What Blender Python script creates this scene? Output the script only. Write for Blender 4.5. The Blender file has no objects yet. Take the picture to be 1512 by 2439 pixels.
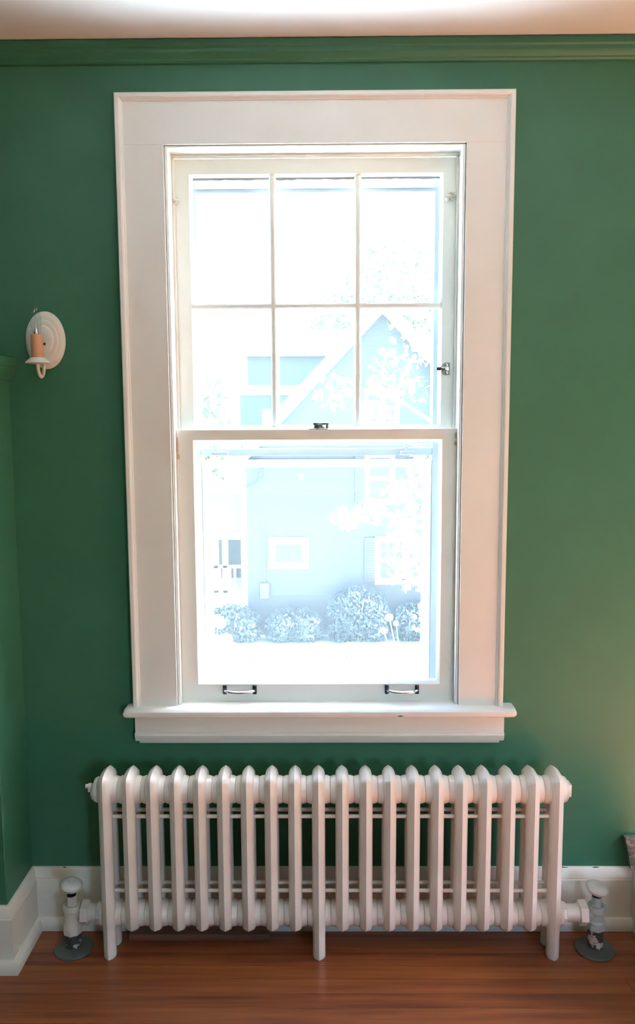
import bpy, bmesh, math, random
from mathutils import Vector, Matrix, Euler
random.seed(7)
C = bpy.context.scene.collection
SC = bpy.context.scene
R = math.radians
PI = math.pi
# ------------------------------------------------------------------ camera
cd = bpy.data.cameras.new('camera'); cam = bpy.data.objects.new('camera', cd); C.objects.link(cam)
cd.sensor_fit = 'VERTICAL'; cd.sensor_height = 24.39; cd.sensor_width = 15.12; cd.lens = 19.50
cd.clip_start = 0.02; cd.clip_end = 300
_y, _p, _r = R(-0.541), R(6.629), R(-0.290)
fw = Vector((math.sin(_y)*math.cos(_p), math.cos(_y)*math.cos(_p), -math.sin(_p)))
rt = Vector((math.cos(_y), -math.sin(_y), 0)); up = rt.cross(fw)
r2 = rt*math.cos(_r) + up*math.sin(_r); u2 = up*math.cos(_r) - rt*math.sin(_r)
M = Matrix((r2, u2, -fw)).transposed().to_4x4(); M.translation = Vector((0.027, -2.44, 1.6185))
cam.matrix_world = M
SC.camera = cam
# ------------------------------------------------------------------ light
SUN_DIR = Vector((0.62, 0.06, 0.80)).normalized()
wd = bpy.data.worlds.new('daylight'); SC.world = wd; wd.use_nodes = True
wn = wd.node_tree.nodes; wl = wd.node_tree.links; wn.clear()
sky = wn.new('ShaderNodeTexSky'); sky.sky_type = 'NISHITA'; sky.sun_disc = False
sky.sun_elevation = math.asin(SUN_DIR.z); sky.sun_rotation = math.atan2(SUN_DIR.x, SUN_DIR.y)
sky.air_density = 1.0; sky.dust_density = 1.6; sky.ozone_density = 1.5
bg = wn.new('ShaderNodeBackground'); bg.inputs['Strength'].default_value = 0.85
wo = wn.new('ShaderNodeOutputWorld')
tint = wn.new('ShaderNodeMixRGB'); tint.blend_type = 'MULTIPLY'; tint.inputs[0].default_value = 1.0; tint.inputs[2].default_value = (0.97, 1.0, 1.02, 1)   # camera white balance
wl.new(sky.outputs[0], tint.inputs[1]); wl.new(tint.outputs[0], bg.inputs['Color']); wl.new(bg.outputs[0], wo.inputs['Surface'])
sd = bpy.data.lights.new('sun', 'SUN'); sun = bpy.data.objects.new('sun', sd); C.objects.link(sun)
sd.energy = 32.0; sd.angle = R(0.55); sd.color = (0.92, 1.0, 0.97)
sun.location = (8, 1, 11); sun.rotation_euler = SUN_DIR.to_track_quat('Z', 'Y').to_euler()
SC.view_settings.view_transform = 'Standard'; SC.view_settings.look = 'None'
SC.view_settings.gamma = 1.0; SC.view_settings.use_curve_mapping = False
SC.view_settings.exposure = 2.52
SC.cycles.use_denoising = True
SC.cycles.max_bounces = 12; SC.cycles.diffuse_bounces = 7; SC.cycles.transparent_max_bounces = 16
SC.cycles.caustics_reflective = False; SC.cycles.caustics_refractive = False

def portal(name, loc, rot, sx, sy):
    l = bpy.data.lights.new(name, 'AREA'); l.shape = 'RECTANGLE'; l.size = sx; l.size_y = sy
    l.cycles.is_portal = True
    o = bpy.data.objects.new(name, l); C.objects.link(o); o.location = loc; o.rotation_euler = rot
    return o
# added side and front openings take the same sky: portals only help its sampling
portal('sky_portal_back', (0, 0.175, 1.55), (R(-90), 0, 0), 0.90, 1.70)
portal('sky_portal_right', (2.66, -1.02, 1.25), (0, R(90), 0), 1.90, 1.20)
portal('sky_portal_front', (1.9, -4.86, 1.50), (R(90), 0, 0), 0.8, 1.1)

# ------------------------------------------------------------------ materials
def newmat(name):
    m = bpy.data.materials.new(name); m.use_nodes = True
    return m, m.node_tree.nodes, m.node_tree.links, m.node_tree.nodes['Principled BSDF']
def coords(n, l, scale=(1, 1, 1), kind='Object'):
    t = n.new('ShaderNodeTexCoord'); mp = n.new('ShaderNodeMapping'); mp.inputs['Scale'].default_value = scale
    l.new(t.outputs[kind], mp.inputs['Vector']); return mp.outputs[0]
def noise(n, l, vec, scale, detail=4, rough=0.5):
    t = n.new('ShaderNodeTexNoise'); t.inputs['Scale'].default_value = scale; t.inputs['Detail'].default_value = detail
    t.inputs['Roughness'].default_value = rough; l.new(vec, t.inputs['Vector']); return t
def ramp(n, l, fac, stops):
    r = n.new('ShaderNodeValToRGB'); e = r.color_ramp.elements
    while len(e) < len(stops): e.new(0.5)
    for i, (p, c) in enumerate(stops): e[i].position = p; e[i].color = (*c, 1)
    l.new(fac, r.inputs[0]); return r
def bump(n, l, height, p, strength, dist=0.01):
    b = n.new('ShaderNodeBump'); b.inputs['Strength'].default_value = strength; b.inputs['Distance'].default_value = dist
    l.new(height, b.inputs['Height']); l.new(b.outputs[0], p.inputs['Normal'])
def paint(name, col, rough=0.4, var=0.05, bs=0.15, scale=30, chips=None):
    m, n, l, p = newmat(name)
    v = coords(n, l)
    t = noise(n, l, v, scale, 4); t2 = noise(n, l, v, scale*0.12, 3)
    c = ramp(n, l, t2.outputs[0], [(0.3, tuple(x*(1-var) for x in col)), (0.7, tuple(min(1, x*(1+var)) for x in col))])
    out = c.outputs[0]
    if chips:
        t3 = noise(n, l, v, chips[1], 5, 0.65)
        k = ramp(n, l, t3.outputs[0], [(chips[2], (0, 0, 0)), (chips[2]+0.015, (1, 1, 1))])
        mx = n.new('ShaderNodeMixRGB'); l.new(k.outputs[0], mx.inputs[0]); l.new(out, mx.inputs[1])
        mx.inputs[2].default_value = (*chips[0], 1); out = mx.outputs[0]
    l.new(out, p.inputs['Base Color']); p.inputs['Roughness'].default_value = rough
    bump(n, l, t.outputs[0], p, bs, 0.002)
    return m
def metal(name, col, rough, var=0.15):
    m, n, l, p = newmat(name); v = coords(n, l); t = noise(n, l, v, 120, 3)
    c = ramp(n, l, t.outputs[0], [(0.3, tuple(x*(1-var) for x in col)), (0.7, col)])
    l.new(c.outputs[0], p.inputs['Base Color']); p.inputs['Metallic'].default_value = 1; p.inputs['Roughness'].default_value = rough
    return m
TRIM = paint('trim_paint', (0.80, 0.78, 0.745), 0.34, 0.025, 0.12, 40)
SASH = paint('sash_paint', (0.80, 0.785, 0.735), 0.38, 0.03, 0.15, 40)
RAD = paint('radiator_paint', (0.79, 0.72, 0.65), 0.30, 0.04, 0.25, 70, ((0.16, 0.12, 0.10), 22, 0.735))
BASE = paint('baseboard_paint', (0.76, 0.71, 0.625), 0.42, 0.05, 0.25, 30, ((0.25, 0.3, 0.24), 9, 0.745))
GREEN = paint('green_wall_paint', (0.040, 0.162, 0.090), 0.5, 0.05, 0.25, 60)
CEIL = paint('ceiling_paint', (0.82, 0.85, 0.90), 0.8, 0.015, 0.1, 25)
VALVE_L = paint('worn_white_valve_paint', (0.62, 0.585, 0.52), 0.5, 0.1, 0.5, 60)
VALVE_R = paint('silvery_green_valve_paint', (0.40, 0.455, 0.42), 0.45, 0.12, 0.5, 60)
FLANGE = paint('dark_cast_iron', (0.075, 0.092, 0.082), 0.5, 0.25, 0.6, 60)
PIPE = paint('chipped_pipe', (0.055, 0.045, 0.045), 0.55, 0.3, 0.8, 60, ((0.5, 0.45, 0.41), 34, 0.545))
KNOB = paint('valve_knob_paint', (0.68, 0.655, 0.62), 0.35, 0.06, 0.3, 60)
ROPE = paint('sash_cord', (0.72, 0.69, 0.60), 0.9, 0.12, 1.0, 400)
TAN = paint('bare_putty', (0.55, 0.42, 0.28), 0.7, 0.1, 0.4, 60)
IRON = metal('dark_bronze', (0.07, 0.065, 0.075), 0.45)
CHROME = metal('nickel', (0.72, 0.72, 0.75), 0.16, 0.05)
PEWTER = metal('pewter', (0.27, 0.26, 0.26), 0.3)
ALU = paint('storm_window_frame', (0.40, 0.46, 0.55), 0.4, 0.03, 0.1)
CANDLE = paint('candle_sleeve', (0.62, 0.30, 0.16), 0.35, 0.06, 0.15)
IVORY = paint('sconce_enamel', (0.72, 0.68, 0.61), 0.38, 0.05, 0.25)
DARK = paint('dark_gap', (0.02, 0.02, 0.022), 0.8)
PANEL = paint('white_panel_paint', (0.58, 0.56, 0.57), 0.5, 0.04, 0.2)
STONE = paint('grey_weathered_stone', (0.13, 0.12, 0.105), 0.7, 0.5, 1.0, 60, ((0.30, 0.29, 0.27), 70, 0.56))

def wood_mat(name, a, b, c, rough=0.36, coat=0.18):
    m, n, l, p = newmat(name)
    oi = n.new('ShaderNodeObjectInfo'); tc = n.new('ShaderNodeTexCoord')
    ad = n.new('ShaderNodeVectorMath'); ad.operation = 'ADD'
    mu = n.new('ShaderNodeVectorMath'); mu.operation = 'SCALE'; mu.inputs['Scale'].default_value = 40
    cb = n.new('ShaderNodeCombineXYZ'); l.new(oi.outputs['Random'], cb.inputs[0]); l.new(oi.outputs['Random'], cb.inputs[1])
    l.new(cb.outputs[0], mu.inputs[0]); l.new(tc.outputs['Object'], ad.inputs[0]); l.new(mu.outputs[0], ad.inputs[1])
    mp = n.new('ShaderNodeMapping'); mp.inputs['Scale'].default_value = (0.7, 16, 16); l.new(ad.outputs[0], mp.inputs[0])
    t = noise(n, l, mp.outputs[0], 3.0, 6, 0.6)
    w = n.new('ShaderNodeTexWave'); w.wave_type = 'BANDS'; w.bands_direction = 'Y'; w.inputs['Scale'].default_value = 2.3
    w.inputs['Distortion'].default_value = 6; w.inputs['Detail'].default_value = 3; w.inputs['Detail Scale'].default_value = 0.8
    l.new(mp.outputs[0], w.inputs['Vector'])
    mx = n.new('ShaderNodeMath'); mx.operation = 'MULTIPLY_ADD'; l.new(w.outputs['Fac'], mx.inputs[0]); mx.inputs[1].default_value = 0.0
    l.new(t.outputs[0], mx.inputs[2])
    s2 = n.new('ShaderNodeMath'); s2.operation = 'MULTIPLY_ADD'; l.new(oi.outputs['Random'], s2.inputs[0]); s2.inputs[1].default_value = 0.22
    l.new(mx.outputs[0], s2.inputs[2])
    k = ramp(n, l, s2.outputs[0], [(0.38, a), (0.60, b), (0.82, c)])
    l.new(k.outputs[0], p.inputs['Base Color'])
    p.inputs['Roughness'].default_value = rough; p.inputs['Coat Weight'].default_value = coat; p.inputs['Coat Roughness'].default_value = 0.16
    bump(n, l, t.outputs[0], p, 0.12, 0.002)
    return m
FIR = wood_mat('fir_floor', (0.115, 0.026, 0.009), (0.225, 0.060, 0.018), (0.30, 0.092, 0.027))
BOARD = wood_mat('loose_board_wood', (0.16, 0.07, 0.04), (0.24, 0.11, 0.065), (0.3, 0.15, 0.09), 0.5, 0.0)

def glass_mat(name, tint=(0.96, 0.985, 0.98), haze=0.0, hazecol=(0.8, 0.85, 0.9)):
    m = bpy.data.materials.new(name); m.use_nodes = True; n = m.node_tree.nodes; l = m.node_tree.links; n.clear()
    o = n.new('ShaderNodeOutputMaterial'); t = n.new('ShaderNodeBsdfTransparent'); t.inputs[0].default_value = (*tint, 1)
    g = n.new('ShaderNodeBsdfGlossy'); g.inputs['Roughness'].default_value = 0.02
    f = n.new('ShaderNodeLayerWeight'); f.inputs['Blend'].default_value = 0.5      # Schlick reflectance of a thin pane
    pw = n.new('ShaderNodeMath'); pw.operation = 'POWER'; pw.inputs[1].default_value = 5.0; l.new(f.outputs['Facing'], pw.inputs[0])
    sc = n.new('ShaderNodeMath'); sc.operation = 'MULTIPLY_ADD'; sc.inputs[1].default_value = 0.9; sc.inputs[2].default_value = 0.035; l.new(pw.outputs[0], sc.inputs[0])
    x = n.new('ShaderNodeMixShader'); l.new(sc.outputs[0], x.inputs[0]); l.new(t.outputs[0], x.inputs[1]); l.new(g.outputs[0], x.inputs[2])
    last = x
    if haze:
        tr = n.new('ShaderNodeBsdfTranslucent'); tr.inputs[0].default_value = (*hazecol, 1)
        y = n.new('ShaderNodeMixShader'); y.inputs[0].default_value = haze
        l.new(x.outputs[0], y.inputs[1]); l.new(tr.outputs[0], y.inputs[2]); last = y
    l.new(last.outputs[0], o.inputs[0]); return m
GLASS = glass_mat('window_glass', haze=0.006)
BULB = glass_mat('bulb_glass', (0.93, 0.96, 0.95))
STORMG = glass_mat('storm_glass', haze=0.012)
def screen_mat():
    m = bpy.data.materials.new('insect_screen_mesh'); m.use_nodes = True; n = m.node_tree.nodes; l = m.node_tree.links; n.clear()
    o = n.new('ShaderNodeOutputMaterial'); t = n.new('ShaderNodeBsdfTransparent')
    tr = n.new('ShaderNodeBsdfTranslucent'); tr.inputs[0].default_value = (0.15, 0.17, 0.18, 1)
    d = n.new('ShaderNodeBsdfDiffuse'); d.inputs[0].default_value = (0.12, 0.13, 0.14, 1)
    a = n.new('ShaderNodeMixShader'); a.inputs[0].default_value = 0.3; l.new(tr.outputs[0], a.inputs[1]); l.new(d.outputs[0], a.inputs[2])
    v = coords(n, l); nz = noise(n, l, v, 60, 2)
    k = n.new('ShaderNodeMapRange'); k.inputs['To Min'].default_value = 0.05; k.inputs['To Max'].default_value = 0.10; l.new(nz.outputs[0], k.inputs[0])
    x = n.new('ShaderNodeMixShader'); l.new(k.outputs[0], x.inputs[0]); l.new(t.outputs[0], x.inputs[1]); l.new(a.outputs[0], x.inputs[2])
    l.new(x.outputs[0], o.inputs[0]); return m
SCREEN = screen_mat()
# outdoors
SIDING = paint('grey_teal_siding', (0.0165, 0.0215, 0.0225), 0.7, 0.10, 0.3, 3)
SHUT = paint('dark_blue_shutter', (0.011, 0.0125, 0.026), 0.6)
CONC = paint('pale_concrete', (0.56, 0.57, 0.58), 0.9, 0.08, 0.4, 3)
BLOCKH = paint('brown_blocker_paint', (0.22, 0.16, 0.12), 0.7)
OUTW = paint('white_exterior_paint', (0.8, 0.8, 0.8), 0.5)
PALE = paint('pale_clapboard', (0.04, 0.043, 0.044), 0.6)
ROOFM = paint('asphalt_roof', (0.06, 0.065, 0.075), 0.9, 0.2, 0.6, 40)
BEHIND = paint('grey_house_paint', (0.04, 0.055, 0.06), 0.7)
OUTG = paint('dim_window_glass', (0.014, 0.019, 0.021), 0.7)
BARK = paint('bark', (0.22, 0.17, 0.13), 0.9, 0.3, 1.0, 12)
CABLEM = paint('black_cable', (0.004, 0.004, 0.006), 0.6)
BOX = paint('meter_box_paint', (0.022, 0.027, 0.03), 0.6)
def leaf_mat(name, a, b, trans=0.45):
    m = bpy.data.materials.new(name); m.use_nodes = True; n = m.node_tree.nodes; l = m.node_tree.links; n.clear()
    o = n.new('ShaderNodeOutputMaterial'); v = coords(n, l); t = noise(n, l, v, 3.5, 3)
    k = ramp(n, l, t.outputs[0], [(0.35, a), (0.65, b)])
    d = n.new('ShaderNodeBsdfDiffuse'); tr = n.new('ShaderNodeBsdfTranslucent'); x = n.new('ShaderNodeMixShader'); x.inputs[0].default_value = trans
    l.new(k.outputs[0], d.inputs[0]); l.new(k.outputs[0], tr.inputs[0]); l.new(d.outputs[0], x.inputs[1]); l.new(tr.outputs[0], x.inputs[2])
    l.new(x.outputs[0], o.inputs[0]); return m
LEAF = leaf_mat('maple_leaf', (0.30, 0.38, 0.12), (0.50, 0.52, 0.22))
LEAF2 = leaf_mat('far_leaf', (0.055, 0.095, 0.045), (0.12, 0.16, 0.085))
HEDGE = leaf_mat('hedge_leaf', (0.030, 0.040, 0.046), (0.060, 0.078, 0.088), 0.2)
FLW = leaf_mat('pink_petal', (0.62, 0.36, 0.40), (0.70, 0.55, 0.36), 0.3)
FLO = leaf_mat('orange_petal', (0.75, 0.45, 0.25), (0.8, 0.6, 0.4), 0.3)
GRN = leaf_mat('garden_leaf', (0.16, 0.34, 0.16), (0.25, 0.46, 0.22), 0.35)
GRASS = paint('sunlit_lawn', (0.30, 0.32, 0.28), 0.9, 0.25, 1.0, 2)

# ------------------------------------------------------------------ mesh helpers
def add_box(b, x0, x1, y0, y1, z0, z1, bev=0.0, seg=2, mi=0, rot=None, piv=None):
    t = bmesh.new(); bmesh.ops.create_cube(t, size=1.0)
    for v in t.verts:
        v.co = Vector((x0+(v.co.x+.5)*(x1-x0), y0+(v.co.y+.5)*(y1-y0), z0+(v.co.z+.5)*(z1-z0)))
    if bev: bmesh.ops.bevel(t, geom=t.edges[:], offset=bev, segments=seg, affect='EDGES', profile=0.5)
    if rot is not None:
        bmesh.ops.rotate(t, verts=t.verts, cent=piv or Vector(((x0+x1)/2, (y0+y1)/2, (z0+z1)/2)), matrix=rot)
    merge(b, t, mi)
def merge(b, t, mi=0):
    mp = {}
    for v in t.verts: mp[v] = b.verts.new(v.co)
    for f in t.faces:
        try: nf = b.faces.new([mp[v] for v in f.verts]); nf.material_index = mi; nf.smooth = True
        except ValueError: pass
    t.free()
def add_loft(b, rings, closed=True, caps=True, mi=0, loop=False):
    vs = [[b.verts.new(Vector(p)) for p in r] for r in rings]
    m = len(vs[0]); k = len(vs)
    for i in range(k if loop else k-1):
        A, B = vs[i], vs[(i+1) % k]
        for j in range(m if closed else m-1):
            f = b.faces.new((A[j], A[(j+1) % m], B[(j+1) % m], B[j])); f.material_index = mi; f.smooth = True
    if caps and not loop:
        f = b.faces.new(list(reversed(vs[0]))); f.material_index = mi
        f = b.faces.new(vs[-1]); f.material_index = mi
def add_lathe(b, prof, o=(0, 0, 0), axis='Z', seg=28, mi=0, sx=1.0, sy=1.0, rot=None):
    o = Vector(o); rings = []
    for r, h in prof:
        ring = []
        for i in range(seg):
            a = 2*PI*i/seg; p = Vector((max(r, 1e-5)*math.cos(a)*sx, max(r, 1e-5)*math.sin(a)*sy, h))
            if axis == 'X': p = Vector((p.z, p.x, p.y))
            elif axis == 'Y': p = Vector((p.y, p.z, p.x))
            if rot is not None: p = rot @ p
            ring.append(o+p)
        rings.append(ring)
    add_loft(b, rings, mi=mi)
def add_tube(b, pts, r, seg=10, mi=0):
    pts = [Vector(p) for p in pts]; rings = []; rr = r if isinstance(r, (list, tuple)) else [r]*len(pts)
    ref = Vector((0.13, 0.31, 0.94))
    for i, p in enumerate(pts):
        d = (pts[min(i+1, len(pts)-1)]-pts[max(i-1, 0)]).normalized()
        if abs(d.dot(ref)) > .97: ref = Vector((0.94, 0.2, 0.1))
        u = d.cross(ref).normalized(); v = d.cross(u)
        rings.append([p+(u*math.cos(2*PI*j/seg)+v*math.sin(2*PI*j/seg))*rr[i] for j in range(seg)])
    add_loft(b, rings, mi=mi)
def add_profile_x(b, prof, x0, x1, mi=0):      # prof in (y, z)
    add_loft(b, [[(x0, y, z) for y, z in prof], [(x1, y, z) for y, z in prof]], mi=mi)
def add_profile_y(b, prof, y0, y1, mi=0):      # prof in (x, z)
    add_loft(b, [[(x, y0, z) for x, z in prof], [(x, y1, z) for x, z in prof]], mi=mi)
def tag(o, label=None, cat=None, group=None, kind=None):
    if label: o['label'] = label
    if cat: o['category'] = cat
    if group: o['group'] = group
    if kind: o['kind'] = kind
    return o
def obj(name, b, mats, parent=None, sharp=32, kind=None):
    bmesh.ops.recalc_face_normals(b, faces=b.faces[:])
    me = bpy.data.meshes.new(name); b.to_mesh(me); b.free()
    for m in (mats if isinstance(mats, (list, tuple)) else [mats]): me.materials.append(m)
    for p in me.polygons: p.use_smooth = True
    if sharp: me.set_sharp_from_angle(angle=R(sharp))
    o = bpy.data.objects.new(name, me); C.objects.link(o)
    if parent: attach(o, parent)
    if kind: o['kind'] = kind
    return o
def wloc(o):
    v = Vector(o.location)
    return v + (wloc(o.parent) if o.parent and not o.get('_abs') else Vector((0, 0, 0)))
def attach(o, parent):        # geometry is written in room coordinates; only Empties carry an offset
    o.parent = parent
    off = Vector((0, 0, 0)); p = parent
    while p is not None:
        off += p.location if p.type == 'EMPTY' else Vector((0, 0, 0)); p = p.parent
    o.matrix_parent_inverse = Matrix.Translation(-off) if parent.type == 'EMPTY' else Matrix.Identity(4)
def thing(name, loc, label, cat, group=None, kind=None):
    o = bpy.data.objects.new(name, None); C.objects.link(o); o.location = loc; o.empty_display_size = 0.05
    return tag(o, label, cat, group, kind)
def B(): return bmesh.new()

FL = 0.012      # floor level
CZ = 2.668      # ceiling level
XL, XR, YF = -2.30, 2.60, -4.80
# ------------------------------------------------------------------ the room
def wall_xz(name, y0, y1, xs, zs, hole, mat, label):
    b = B(); (xa, xb), (za, zb) = xs, zs
    if hole:
        hx0, hx1, hz0, hz1 = hole
        for q in ((xa, hx0, za, zb), (hx1, xb, za, zb), (hx0, hx1, za, hz0), (hx0, hx1, hz1, zb)):
            add_box(b, q[0], q[1], y0, y1, q[2], q[3])
    else: add_box(b, xa, xb, y0, y1, za, zb)
    return tag(obj(name, b, mat), label, 'wall', kind='structure')
wall_xz('wall_back', 0.0, 0.17, (XL-0.15, XR+0.15), (FL-0.2, CZ+0.15), (-0.445, 0.445, 0.70, 2.42), GREEN, 'dark green painted wall around the white window above the radiator')
wall_xz('wall_front', YF-0.15, YF, (XL-0.15, XR+0.15), (FL-0.2, CZ+0.15), (1.5, 2.3, 0.95, 2.05), GREEN, 'green wall behind the viewer with an opening added for fill light')  # opening added for cool fill light from behind the camera
b = B(); add_box(b, XL-0.15, XL, YF, 0.0, FL-0.2, CZ+0.15)
tag(obj('wall_left', b, GREEN), 'green side wall beyond the mantelpiece', 'wall', kind='structure')
b = B(); z0, z1 = FL-0.2, CZ+0.15
for q in ((YF, -1.61, z0, z1), (-1.61, -0.43, z0, 0.30), (-1.61, -0.43, 2.20, z1), (-0.43, 0, z0, z1)):  # added opening, sized to throw a warm sun patch on the floor
    add_box(b, XR, XR+0.15, q[0], q[1], q[2], q[3])
tag(obj('wall_right', b, GREEN), 'green side wall with an opening added to let in sun, beyond the white panel', 'wall', kind='structure')
b = B(); add_box(b, XL-0.15, XR+0.15, YF-0.15, 0.17, CZ, CZ+0.15)
tag(obj('ceiling', b, CEIL), 'plain white plaster ceiling above the green wall', 'ceiling', kind='structure')
# floor: tongue and groove boards running along the window wall
fl = thing('floor', (0, 0, FL), 'glossy reddish brown floor of narrow fir boards', 'floor', kind='structure')
b = B(); add_box(b, XL, XR, YF, 0, FL-0.12, FL-0.02); obj('subfloor', b, DARK, fl)
PW = 0.0585; y = -0.197+3*PW; row = 0
protos = {}
far = B()
while y > YF+0.01:
    cuts = [XL]; x = XL+random.uniform(0.5, 2.2)
    while x < XR-0.4: cuts.append(x); x += random.uniform(1.3, 2.8)
    cuts.append(XR)
    if -0.42 < y < 0.0 and row < 9:     # rows in view: hardly any butt joint is seen there
        cuts = [XL, random.choice((-1.5, -1.25, 1.15, 1.4)), XR] if row != 4 else [XL, 0.885, XR]
    for a, c in zip(cuts[:-1], cuts[1:]):
        dz = random.uniform(-0.0002, 0.0002); g = 0.0002 if y > -0.15 or y < -0.22 else 0.0008
        yy0 = max(y-PW+g, YF)
        if y > -1.35:
            b = B(); add_box(b, a+0.0005, c-0.0005, yy0, min(y-g, 0), FL-0.019, FL+dz)
            obj('floor_board', b, FIR, fl)
        else: add_box(far, a+0.0005, c-0.0005, yy0, y-g, FL-0.019, FL+dz)
    y -= PW; row += 1
obj('distant_floor_boards', far, FIR, fl, kind='stuff')

# picture moulding under the ceiling
b = B()
prof = [(0, CZ-0.0035), (-0.030, CZ-0.0035), (-0.032, CZ-0.012), (-0.031, CZ-0.022), (-0.026, CZ-0.026), (-0.025, CZ-0.036), (-0.020, CZ-0.044), (-0.013, CZ-0.050), (-0.0125, CZ-0.054), (-0.008, CZ-0.0585), (0, CZ-0.060)]
add_profile_x(b, prof, XL, XR)
tag(obj('trim_1', b, GREEN, sharp=20), 'dark green moulded strip along the top of the wall under the ceiling', 'trim', kind='structure')
# baseboards
def base_profile(f):   # (distance from the wall, height) of board, cap bead and shoe
    z = FL
    return [(0, z), (f*0.036, z), (f*0.037, z+0.014), (f*0.034, z+0.028), (f*0.028, z+0.036), (f*0.019, z+0.038), (f*0.018, z+0.160), (f*0.0165, z+0.162), (f*0.0165, z+0.166), (f*0.0145, z+0.172), (f*0.0115, z+0.188), (f*0.006, z+0.196), (0, z+0.197)]
bb = thing('baseboard_back', (0, 0, FL), 'white baseboard with shoe strip along the green wall behind the radiator', 'baseboard', kind='structure')
P = base_profile(-1)
b = B(); add_profile_x(b, P[5:], -0.905, 1.9); obj('board', b, BASE, bb, sharp=25)
b = B(); add_profile_x(b, P[:6]+[(0, FL+0.038)], -0.905, 1.9); obj('shoe_moulding', b, BASE, bb, sharp=40)

# mantelpiece at the edge: body, shelf, mouldings and its own wrapping baseboard
MX, MYF = -0.905, -0.208
mt = thing('mantelpiece', (-1.5, -0.1, FL), 'green painted chimney piece end projecting from the wall, with a moulded shelf below the sconce', 'mantelpiece')
b = B(); add_box(b, XL, MX, MYF, 0, FL, 1.745, 0.002, 1); obj('body', b, GREEN, mt)
b = B(); add_box(b, XL, -0.878, MYF-0.035, 0, 1.768, 1.795, 0.004, 2); obj('shelf', b, GREEN, mt)
b = B()
def wrap(b, prof, ox, oy):         # prof (out, z): runs down the side then along the front
    add_loft(b, [[(ox+d, 0.0, z) for d, z in prof], [(ox+d, oy-d, z) for d, z in prof], [(XL, oy-d, z) for d, z in prof]])
wrap(b, [(0, 1.730), (0.006, 1.732), (0.010, 1.740), (0.016, 1.747), (0.018, 1.755), (0.023, 1.768), (0, 1.768)], MX, MYF)
obj('bed_moulding', b, GREEN, mt, sharp=25)
bl = thing('baseboard_left', (MX, 0, FL), 'white baseboard wrapping round the corner of the green mantelpiece', 'baseboard', kind='structure')
Q = base_profile(1)
b = B(); wrap(b, Q[5:], MX, MYF); obj('board', b, BASE, bl, sharp=25)
b = B(); wrap(b, Q[:6]+[(0, FL+0.038)], MX, MYF); obj('shoe_moulding', b, BASE, bl, sharp=40)

# ------------------------------------------------------------------ the window
WZ = 0.742      # top of the stool
w = thing('window_1', (0, 0, WZ), 'white double hung window with wide casing, six panes over one', 'window', kind='structure')
# casings
CX0, CX1, CT = -0.562, 0.565, 2.525
IX0, IX1, IT = -0.428, 0.431, 2.387
b = B(); add_box(b, CX0+0.012, IX0, -0.021, 0, WZ, IT-0.0001, 0.0006, 1); obj('side_casing', b, TRIM, w)
b = B(); add_box(b, IX1, CX1-0.012, -0.021, 0, WZ, IT-0.0001, 0.0006, 1); obj('side_casing', b, TRIM, w)
b = B(); add_box(b, CX0+0.012, CX1-0.012, -0.0212, 0, IT+0.0001, CT-0.012, 0.0006, 1); obj('head_casing', b, TRIM, w)
# back band: a moulded L that wraps the outer edge, mitred
def band_profile(): return [(0, 0), (0, -0.030), (0.003, -0.033), (0.012, -0.033), (0.015, -0.031), (0.018, -0.026), (0.021, -0.0245), (0.022, -0.0205), (0.022, 0)]
bp = band_profile()
def bandpiece(pts_a, pts_b):
    b = B(); add_loft(b, [pts_a, pts_b]); return b
LB = [(CX0+d, y, WZ) for d, y in bp]; LT = [(CX0+d, y, CT-d) for d, y in bp]
RB = [(CX1-d, y, WZ) for d, y in bp]; RT = [(CX1-d, y, CT-d) for d, y in bp]
obj('back_band', bandpiece(LB, LT), TRIM, w, sharp=20); obj('back_band', bandpiece(RB, RT), TRIM, w, sharp=20); obj('back_band', bandpiece(LT, RT), TRIM, w, sharp=20)
# stop beads (between casing and reveal)
for x0, x1, s in ((IX0+0.0012, IX0+0.010, 1), (IX1-0.010, IX1-0.0012, -1)):
    b = B(); add_box(b, x0, x1, -0.013, 0.018, WZ, IT-0.002, 0.0025, 2); obj('stop_bead', b, TRIM, w)
b = B(); add_box(b, IX0+0.002, IX1-0.002, -0.013, 0.050, IT-0.006, IT-0.0012, 0.002, 2); obj('head_stop', b, TRIM, w)
JX0, JX1 = IX0+0.010, IX1-0.010
# jambs
b = B(); add_box(b, -0.444, JX0-0.001, 0.0, 0.165, 0.705, 2.405); obj('jamb', b, TRIM, w)
b = B(); add_box(b, JX1+0.001, 0.444, 0.0, 0.165, 0.705, 2.405); obj('jamb', b, TRIM, w)
b = B(); add_box(b, -0.444, 0.444, 0.0, 0.165, IT-0.002, 2.419); obj('head_jamb', b, TRIM, w)
for x0, x1 in ((JX0-0.001, JX0+0.006), (JX1-0.006, JX1+0.001)):
    b = B(); add_box(b, x0, x1, 0.0545, 0.0605, 1.585, 2.381, 0.001, 1); obj('parting_strip', b, SASH, w)
b = B(); add_box(b, JX0, JX1, 0.0505, 0.0605, 2.3715, 2.385, 0.002, 2); obj('parting_strip', b, SASH, w)
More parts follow.
